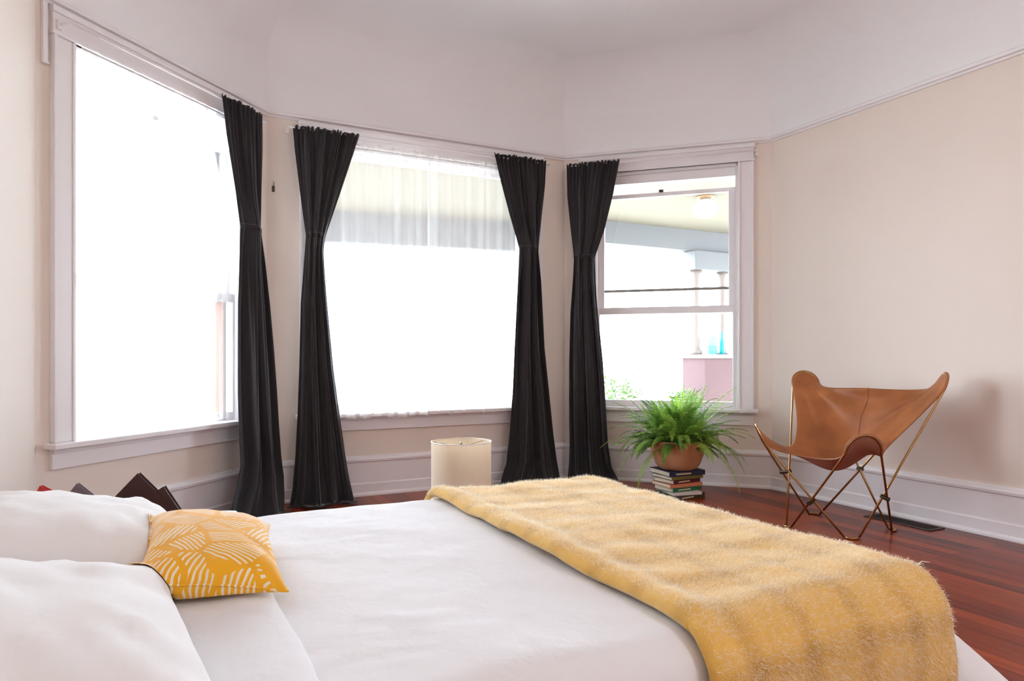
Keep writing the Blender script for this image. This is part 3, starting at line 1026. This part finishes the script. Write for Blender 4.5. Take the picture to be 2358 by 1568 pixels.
def leather_mat():
    m = mat('tan_leather', srgb(158, 92, 46), 0.5, spec=0.4)
    nt = m.node_tree; b = nt.nodes['Principled BSDF']
    tc = nt.nodes.new('ShaderNodeTexCoord')
    n = nt.nodes.new('ShaderNodeTexNoise'); n.inputs['Scale'].default_value = 5; n.inputs['Detail'].default_value = 6
    nt.links.new(tc.outputs['Object'], n.inputs['Vector'])
    cr = nt.nodes.new('ShaderNodeValToRGB'); e = cr.color_ramp.elements
    e[0].position = 0.3; e[0].color = srgb(140, 78, 36); e[1].position = 0.75; e[1].color = srgb(182, 112, 62)
    nt.links.new(n.outputs['Fac'], cr.inputs[0])
    # rough suede side below
    gm = nt.nodes.new('ShaderNodeNewGeometry'); mx = nt.nodes.new('ShaderNodeMix'); mx.data_type = 'RGBA'
    nt.links.new(cr.outputs[0], b.inputs['Base Color'])
    n2 = nt.nodes.new('ShaderNodeTexNoise'); n2.inputs['Scale'].default_value = 90
    nt.links.new(tc.outputs['Object'], n2.inputs['Vector'])
    bp = nt.nodes.new('ShaderNodeBump'); bp.inputs['Strength'].default_value = 0.15; bp.inputs['Distance'].default_value = 0.002
    nt.links.new(n2.outputs['Fac'], bp.inputs['Height']); nt.links.new(bp.outputs[0], b.inputs['Normal'])
    return m


M_leather = leather_mat()
M_suede = mat('suede_underside', srgb(176, 128, 108), 0.95, spec=0.1, bump=(150, 0.3, 0.002))


def cap_frame(key):
    t = TIP[key]
    rad = Vector((t.x - CC.x, t.y - CC.y, 0)).normalized()
    tan = Vector((rad.y, -rad.x, 0))     # clockwise seen from above
    inw = (-rad * (0.40 if key[0] == 'F' else 0.34) + Vector((0, 0, -0.9))).normalized()
    return t, rad, tan, inw


def cap(key, a, w=0.095, dpt=0.11, shrink=0.0):   # a in [-90, 90] degrees
    t, rad, tan, inw = cap_frame(key)
    if key == 'BL' or key == 'BR': w = 0.092; dpt = 0.085
    w = w - shrink
    s, c = math.sin(math.radians(a)), math.cos(math.radians(a))
    return t + tan * (w * s) + inw * (dpt * (1 - c) + shrink)


def bez(p0, p1, p2, p3, t):
    return p0 * (1 - t) ** 3 + p1 * (3 * t * (1 - t) ** 2) + p2 * (3 * t * t * (1 - t)) + p3 * t ** 3


# clockwise from above (looking down): FL -> BL -> BR -> FR -> FL ; the tangent points clockwise
order = ['FL', 'BL', 'BR', 'FR']
MID = {('FL', 'BL'): Vector((3.42, 2.955, 0.475)), ('BL', 'BR'): Vector((3.80, 2.775, 0.812)), ('BR', 'FR'): Vector((3.60, 2.45, 0.515)), ('FR', 'FL'): Vector((3.27, 2.685, 0.432))}
test = cap_frame('FL'); cw = 1 if (TIP['BL'] - TIP['FL']).dot(test[2]) > 0 else -1


def side_curve(ka, kb, n):
    """from apex of cap a to apex of cap b"""
    a1 = [cap(ka, cw * 90 * i / 6) for i in range(7)]
    b1 = [cap(kb, -cw * 90 * (1 - i / 6)) for i in range(7)]
    m = MID[(ka, kb)] if (ka, kb) in MID else MID[(kb, ka)]
    p0, p3 = a1[-1], b1[0]
    ia = cap_frame(ka)[3]; ib = cap_frame(kb)[3]
    tg = (p3 - p0).normalized()
    k = 0.05
    c1, c2 = p0 + ia * k, m - tg * 0.13
    d1, d2 = m + tg * 0.13, p3 + ib * k
    pts = a1[:-1] + [bez(p0, c1, c2, m, i / 12) for i in range(12)] + [bez(m, d1, d2, p3, i / 12) for i in range(13)] + b1[1:]
    # resample by length
    cum = [0]
    for q, r in zip(pts, pts[1:]): cum.append(cum[-1] + (r - q).length)
    out = []
    j = 0
    for i in range(n + 1):
        L = cum[-1] * i / n
        while j < len(cum) - 2 and cum[j + 1] < L: j += 1
        f = (L - cum[j]) / max(1e-9, cum[j + 1] - cum[j])
        out.append(pts[j].lerp(pts[j + 1], min(1, f)))
    return out


N = 56
left = side_curve('FL', 'BL', N)      # v: front -> back at u=0
back = side_curve('BL', 'BR', N)      # u: left -> right at v=1
right = side_curve('BR', 'FR', N)[::-1]
front = side_curve('FR', 'FL', N)[::-1]
G = [[None] * (N + 1) for _ in range(N + 1)]
for i in range(N + 1):
    for j in range(N + 1):
        u, v = i / N, j / N
        q = front[i] * (1 - v) + back[i] * v + left[j] * (1 - u) + right[j] * u \
            - (front[0] * (1 - u) * (1 - v) + front[N] * u * (1 - v) + back[0] * (1 - u) * v + back[N] * u * v)
        G[i][j] = q
fixed = [[i in (0, N) or j in (0, N) for j in range(N + 1)] for i in range(N + 1)]
ci, cj = N // 2, int(N * 0.36)
target = Vector((3.50, 2.71, 0.345))
b2i, b2j = N // 2, int(N * 0.66)
target2 = Vector((3.72, 2.745, 0.52))
for it in range(500):
    for i in range(1, N):
        for j in range(1, N):
            G[i][j] = G[i][j] * 0.1 + (G[i - 1][j] + G[i + 1][j] + G[i][j - 1] + G[i][j + 1]) * 0.225
    for (a, b_, tg, s_) in ((ci, cj, target, 7.0), (b2i, b2j, target2, 8.0)):
        dl = (tg - G[a][b_]) * 0.25
        for i in range(max(1, a - 16), min(N, a + 17)):
            for j in range(max(1, b_ - 16), min(N, b_ + 17)):
                G[i][j] = G[i][j] + dl * math.exp(-((i - a) ** 2 + (j - b_) ** 2) / (2 * s_ * s_))
# pulled creases radiating from the back pockets
for i in range(1, N):
    for j in range(1, N):
        u, v = i / N, j / N
        for (cu, cv) in ((0, 1), (1, 1)):
            r = math.hypot(u - cu, v - cv); a = math.atan2(abs(v - cv), abs(u - cu) + 1e-6)
            e = math.exp(-((r - 0.35) / 0.25) ** 2) * min(1, min(u, 1 - u) * 8) * min(1, min(v, 1 - v) * 8)
            G[i][j] = G[i][j] + Vector((0.016, 0, 0.006)) * math.sin(a * 11) * e
mb = MB(); mb.grid(G); rel(chair, mb)
o = mb.build('leather_sling', [M_leather, M_suede], chair, smooth=True)
md = o.modifiers.new('s', 'SOLIDIFY'); md.thickness = 0.005; md.offset = 0
# which side is the outside: flip material on the shell copied by the modifier
nrm = o.data.polygons[(ci - 1) * N + cj].normal
if nrm.z > 0:
    md.material_offset = 1
    md.offset = 0
else:
    o.data.flip_normals(); md.material_offset = 1
md.material_offset_rim = 0
# seam stitched down the centre
mb = MB(); mb.tube([G[N // 2][j] + Vector((-0.003, 0, 0.003)) for j in range(0, N + 1)], 0.0022, 6); rel(chair, mb)
mb.build('centre_seam', M_leather, chair, smooth=True)

# rods
RODR = 0.0062
links = [('FL', -1, 'FR'), ('FL', 1, 'BL'), ('BL', -1, 'FL'), ('BL', 1, 'BR'), ('BR', -1, 'BL'), ('BR', 1, 'FR'), ('FR', -1, 'BR'), ('FR', 1, 'FL')]
ends = {}
for tip, sgn, foot in links:
    s_ = sgn * cw
    arc = [cap(tip, s_ * 90 * i / 6, shrink=0.010) - cap_frame(tip)[3] * 0.0 for i in range(7)]
    fdir = (FOOT[tip] - FOOT[foot]); fdir.z = 0; fdir.normalize()
    fp = FOOT[foot] + Vector((0, 0, RODR))
    rad = Vector((FOOT[foot].x - CC.x, FOOT[foot].y - CC.y, 0)).normalized()
    off = fdir * 0.05
    fp2 = fp + off
    ends.setdefault(foot, []).append(fp2)
    mb = MB(); mb.tube(arc + [arc[-1].lerp(fp2, 0.5), fp2], RODR, 10); rel(chair, mb)
    mb.build('leg', M_brass, chair, smooth=True)
for f, e in ends.items():
    rad = Vector((FOOT[f].x - CC.x, FOOT[f].y - CC.y, 0)).normalized()
    a, b_ = e
    mid = (a + b_) / 2 + rad * 0.03
    mb = MB(); mb.tube([a, a.lerp(mid, 0.45) + rad * 0.012, mid, b_.lerp(mid, 0.45) + rad * 0.012, b_], RODR, 10); rel(chair, mb)
    mb.build('foot', M_brass, chair, smooth=True)
# pivots where the rods of one side cross
for a, b_ in (('FL', 'FR'), ('FR', 'BR'), ('BR', 'BL'), ('BL', 'FL')):
    def seg(tip, foot):
        for (t_, s_, f_) in links:
            if t_ == tip and f_ == foot:
                sg = s_ * cw
        return cap(tip, sg * 90, shrink=0.010), FOOT[foot] + (FOOT[tip] - FOOT[foot]).normalized() * 0.05
    p1, q1 = seg(a, b_); p2, q2 = seg(b_, a)
    d1, d2, r = q1 - p1, q2 - p2, p1 - p2
    A, B, Cc, D, E_ = d1.dot(d1), d1.dot(d2), d2.dot(d2), d1.dot(r), d2.dot(r)
    den = A * Cc - B * B
    s = (B * E_ - Cc * D) / den; t_ = (A * E_ - B * D) / den
    x1, x2 = p1 + d1 * s, p2 + d2 * t_
    ax = (x2 - x1)
    if ax.length < 0.004: ax = d1.cross(d2).normalized() * 0.01
    axn = ax.normalized()
    mb = MB(); mb.tube([x1 - axn * 0.012, x2 + axn * 0.012], 0.0125, 14); rel(chair, mb)
    mb.build('pivot', M_darkmetal, chair, smooth=False, bevel=0.002)

# ------------------------------------------------------------------ floor register by the right wall
t = thing('floor_vent', 'dark metal floor vent set in the boards by the right wall behind the chair', 'vent', (3.99, 2.64, 0))
b = MB(); b.box((-0.07, -0.21, 0), (-0.055, 0.21, 0.006)); b.box((0.055, -0.21, 0), (0.07, 0.21, 0.006)); b.box((-0.055, -0.21, 0), (0.055, -0.195, 0.006)); b.box((-0.055, 0.195, 0), (0.055, 0.21, 0.006))
b.build('vent_frame', M_darkmetal, t)
b = MB(); b.box((-0.055, -0.195, 0.0005), (0.055, 0.195, 0.0015)); b.build('opening', mat('vent_black', srgb(12, 10, 9), 0.9), t)
b = MB()
for i in range(26):
    y = -0.187 + i * 0.015
    b.box((-0.055, y, 0.002), (0.055, y + 0.004, 0.005))
b.build('slats', M_darkmetal, t)

# ------------------------------------------------------------------ things in the corner behind the far pillow
M_choc = mat('chocolate_wood', srgb(66, 34, 26), 0.5, bump=(60, 0.3, 0.002), var=(8, 0.2))
t = thing('nightstand', 'low wooden nightstand hidden between the bed and the left window', 'nightstand', (-0.17, 2.83, 0))
b = MB(); b.box((-0.27, -0.2, 0.305), (0.33, 0.2, 0.335)); b.build('top', M_wood, t, bevel=0.004)
for x in (-0.23, 0.29):
    for y in (-0.16, 0.16):
        b = MB(); b.box((x - 0.02, y - 0.02, 0), (x + 0.02, y + 0.02, 0.305)); b.build('leg', M_wood, t)


def leaning(name, label, cat, loc, rot, size, m, pages=None):
    t = thing(name, label, cat, loc, rot)
    a, b_, c = size
    k = MB(); k.box((-a / 2, -b_ / 2, -c / 2), (a / 2, b_ / 2, -c / 2 + 0.003)); k.box((-a / 2, -b_ / 2, c / 2 - 0.003), (a / 2, b_ / 2, c / 2)); k.box((-a / 2, -b_ / 2, -c / 2), (-a / 2 + 0.003, b_ / 2, c / 2))
    k.build('cover', m, t)
    k = MB(); k.box((-a / 2 + 0.003, -b_ / 2 + 0.004, -c / 2 + 0.003), (a / 2 - 0.004, b_ / 2 - 0.004, c / 2 - 0.003)); k.build('pages', pages or m, t)
    return t


def diamond(name, label, cat, px, py, pz, w, h, tilt, yaw, th, m, pages=None):
    # a flat book or board standing on edge, turned in its own plane by `tilt`, facing `yaw`
    t = leaning(name, label, cat, (px, py, pz), (PI / 2, tilt, yaw), (w, h, th), m, pages)
    t.rotation_mode = 'XYZ'
    Rm = Matrix.Rotation(yaw, 4, 'Z') @ Matrix.Rotation(PI / 2, 4, 'X') @ Matrix.Rotation(tilt, 4, 'Z')
    t.rotation_euler = Rm.to_euler()
    return t


diamond('book', 'dark brown book standing tilted on its corner behind the far pillow, the larger one', 'book', -0.077, 2.82, 0.4615, 0.177, 0.166, 0.80, -TH, 0.02, M_choc)
diamond('book', 'smaller dark brown book leaning beside the larger one behind the far pillow', 'book', 0.008, 2.78, 0.4375, 0.108, 0.162, 0.60, -TH, 0.02, M_choc)
diamond('book', 'grey book corner poking up behind the far pillow at the left', 'book', -0.245, 2.72, 0.456, 0.177, 0.164, 0.9, -TH, 0.014, mat('grey_cover', srgb(120, 110, 112), 0.6))
diamond('book', 'red book corner just showing above the far pillow, furthest left', 'book', -0.325, 2.68, 0.459, 0.192, 0.166, 1.1, -TH, 0.014, mat('red_cover', srgb(190, 34, 30), 0.5))

# ------------------------------------------------------------------ outdoors: porch, pier, shrubs
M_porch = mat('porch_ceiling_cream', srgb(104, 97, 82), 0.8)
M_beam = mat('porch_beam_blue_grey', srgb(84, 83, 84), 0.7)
M_ground = mat('pale_paving', srgb(172, 166, 158), 0.9, var=(0.6, 0.06))
GZ = -0.55
b = MB(); b.add([(-25, -25, GZ), (45, -25, GZ), (45, 45, GZ), (-25, 45, GZ)], [(0, 1, 2, 3)])
tag(b.build('ground', M_ground), kind='structure')
b = MB()
poly = [(0.75, 5.13), (3.07, 5.13), (4.35, 3.85), (4.35, 3.2), (10.0, 3.2), (10.0, 7.35), (4.5, 7.35), (4.15, 7.95), (1.3, 8.41), (0.75, 5.6)]
n = len(poly)
b.add([p + (2.72,) for p in poly] + [p + (2.85,) for p in poly], [tuple(range(n)), tuple(range(n, 2 * n))[::-1]] + [(i, (i + 1) % n, n + (i + 1) % n, n + i) for i in range(n)])
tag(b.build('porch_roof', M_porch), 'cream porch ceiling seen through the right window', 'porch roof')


def beam(p, q, z0, z1, th, label):
    p = Vector(p); q = Vector(q); d = (q - p).normalized(); nn = Vector((-d.y, d.x)) * th / 2
    b = MB()
    c = [p - nn, q - nn, q + nn, p + nn]
    b.hexa([(v.x, v.y, z0) for v in c] + [(v.x, v.y, z1) for v in c])
    return tag(b.build('porch_beam', M_beam), label, 'beam', 'porch beams')


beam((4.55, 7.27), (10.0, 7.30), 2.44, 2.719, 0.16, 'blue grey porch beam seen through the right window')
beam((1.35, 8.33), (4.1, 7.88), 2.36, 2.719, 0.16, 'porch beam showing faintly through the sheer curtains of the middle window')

t = thing('porch_pier', 'red painted porch pier with a stone cap outside the right window', 'pier', (6.66, 7.25, GZ))
b = MB(); b.box((-0.20, -0.22, 0), (0.44, 0.22, 1.53)); b.build('body', mat('painted_brick', srgb(70, 44, 44), 0.8, bump=(20, 0.2, 0.01)), t)
b = MB(); b.box((-0.23, -0.26, 1.53), (0.47, 0.26, 1.585)); b.build('cap', mat('pier_cap', srgb(106, 98, 88), 0.8), t, bevel=0.008)
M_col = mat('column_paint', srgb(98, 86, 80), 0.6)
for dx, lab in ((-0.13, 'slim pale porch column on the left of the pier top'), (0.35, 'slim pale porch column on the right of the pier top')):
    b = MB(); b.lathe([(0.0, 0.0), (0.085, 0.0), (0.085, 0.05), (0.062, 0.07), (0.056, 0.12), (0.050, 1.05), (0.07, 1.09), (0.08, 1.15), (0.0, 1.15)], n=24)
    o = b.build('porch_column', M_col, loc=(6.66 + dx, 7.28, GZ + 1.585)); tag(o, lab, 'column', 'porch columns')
    for p in o.data.polygons: p.use_smooth = True
b = MB(); b.box((6.38, 7.12, 2.186), (7.25, 7.42, 2.439)); tag(b.build('column_capital', M_beam, bevel=0.01), 'broad blue grey block joining the two porch columns to the beam', 'capital')

M_cyan = fabric('turquoise_glass', (0.02, 0.24, 0.25, 1), 0.12, 0.4, 0.2)
M_blue = fabric('blue_glass', (0.10, 0.20, 0.36, 1), 0.12, 0.4, 0.2)
t = thing('glass_vase', 'turquoise and pale blue glass vase on the pier between the columns', 'vase', (6.68, 7.12, GZ + 1.586))
b = MB(); b.lathe([(0.0, 0.0), (0.05, 0.0), (0.062, 0.03), (0.058, 0.12)], n=24); b.build('lower_body', M_cyan, t, smooth=True)
b = MB(); b.lathe([(0.058, 0.12), (0.065, 0.17), (0.072, 0.24), (0.068, 0.24)], n=24); b.build('upper_body', M_blue, t, smooth=True)
t = thing('glass_bottle', 'slender turquoise bottle beside the vase, by the right column', 'bottle', (6.83, 7.10, GZ + 1.586))
b = MB(); b.lathe([(0.0, 0.0), (0.03, 0.0), (0.034, 0.05), (0.032, 0.16), (0.014, 0.22), (0.013, 0.29), (0.018, 0.30)], n=20); b.build('body', M_cyan, t, smooth=True)

t = thing('porch_light', 'round white glass light on the porch ceiling outside the right window', 'ceiling light', (5.44, 5.13, 2.72))
t.location = (5.185, 5.631, 2.72)
b = MB(); b.lathe([(0.0, 0.0), (0.10, 0.0), (0.10, -0.012), (0.06, -0.03), (0.045, -0.045), (0.0, -0.045)], n=32); b.build('canopy', mat('bronze_canopy', srgb(120, 96, 70), 0.5, metal=0.3), t, smooth=True)
b = MB(); b.lathe([(0.045, -0.035), (0.085, -0.05), (0.125, -0.09), (0.135, -0.14), (0.115, -0.19), (0.07, -0.225), (0.0, -0.235)], n=32); b.build('globe', fabric('milk_glass', (0.9, 0.9, 0.88, 1), 0.0, 0.4, 0.3), t, smooth=True)

M_bush = fabric('bush_leaf', srgb(84, 104, 56), 0.0, 0.35, 0.6)
for sx, sy, rr, hh, lab in ((4.85, 6.9, 0.55, 1.22, 'leafy green bush outside below the left part of the right window'),
                            (5.85, 6.75, 0.34, 1.05, 'lower pale bush outside between the big bush and the pier')):
    t = thing('bush', lab, 'bush', (sx, sy, GZ), group='bushes outside the right window')
    rnd = random.Random(int(sx * 10))
    tw = MB()
    for i in range(14):
        a = rnd.random() * 6.28; q = Vector((math.cos(a) * rr * 0.6, math.sin(a) * rr * 0.6, hh * rnd.uniform(0.6, 0.9)))
        tw.tube([(0, 0, 0), q * 0.5 + Vector((0, 0, 0.1)), q], [0.012, 0.008, 0.003], 5)
    tw.build('stems', M_wood, t)
    lf = MB()
    for i in range(2600):
        a = rnd.random() * 6.28; zz = rnd.random(); r = rr * math.sqrt(rnd.random()) * math.sin(PI * (0.12 + 0.8 * zz)) ** 0.6
        p = Vector((math.cos(a) * r, math.sin(a) * r, 0.1 + hh * zz * rnd.uniform(0.85, 1.0)))
        d = Vector((rnd.gauss(0, 1), rnd.gauss(0, 1), rnd.gauss(0.3, 0.7))).normalized(); s_ = d.orthogonal().normalized()
        L = rnd.uniform(0.04, 0.075)
        lf.add([p, p + d * L * 0.5 + s_ * L * 0.22, p + d * L, p + d * L * 0.5 - s_ * L * 0.22], [(0, 1, 2, 3)])
    lf.build('foliage', M_bush, t)
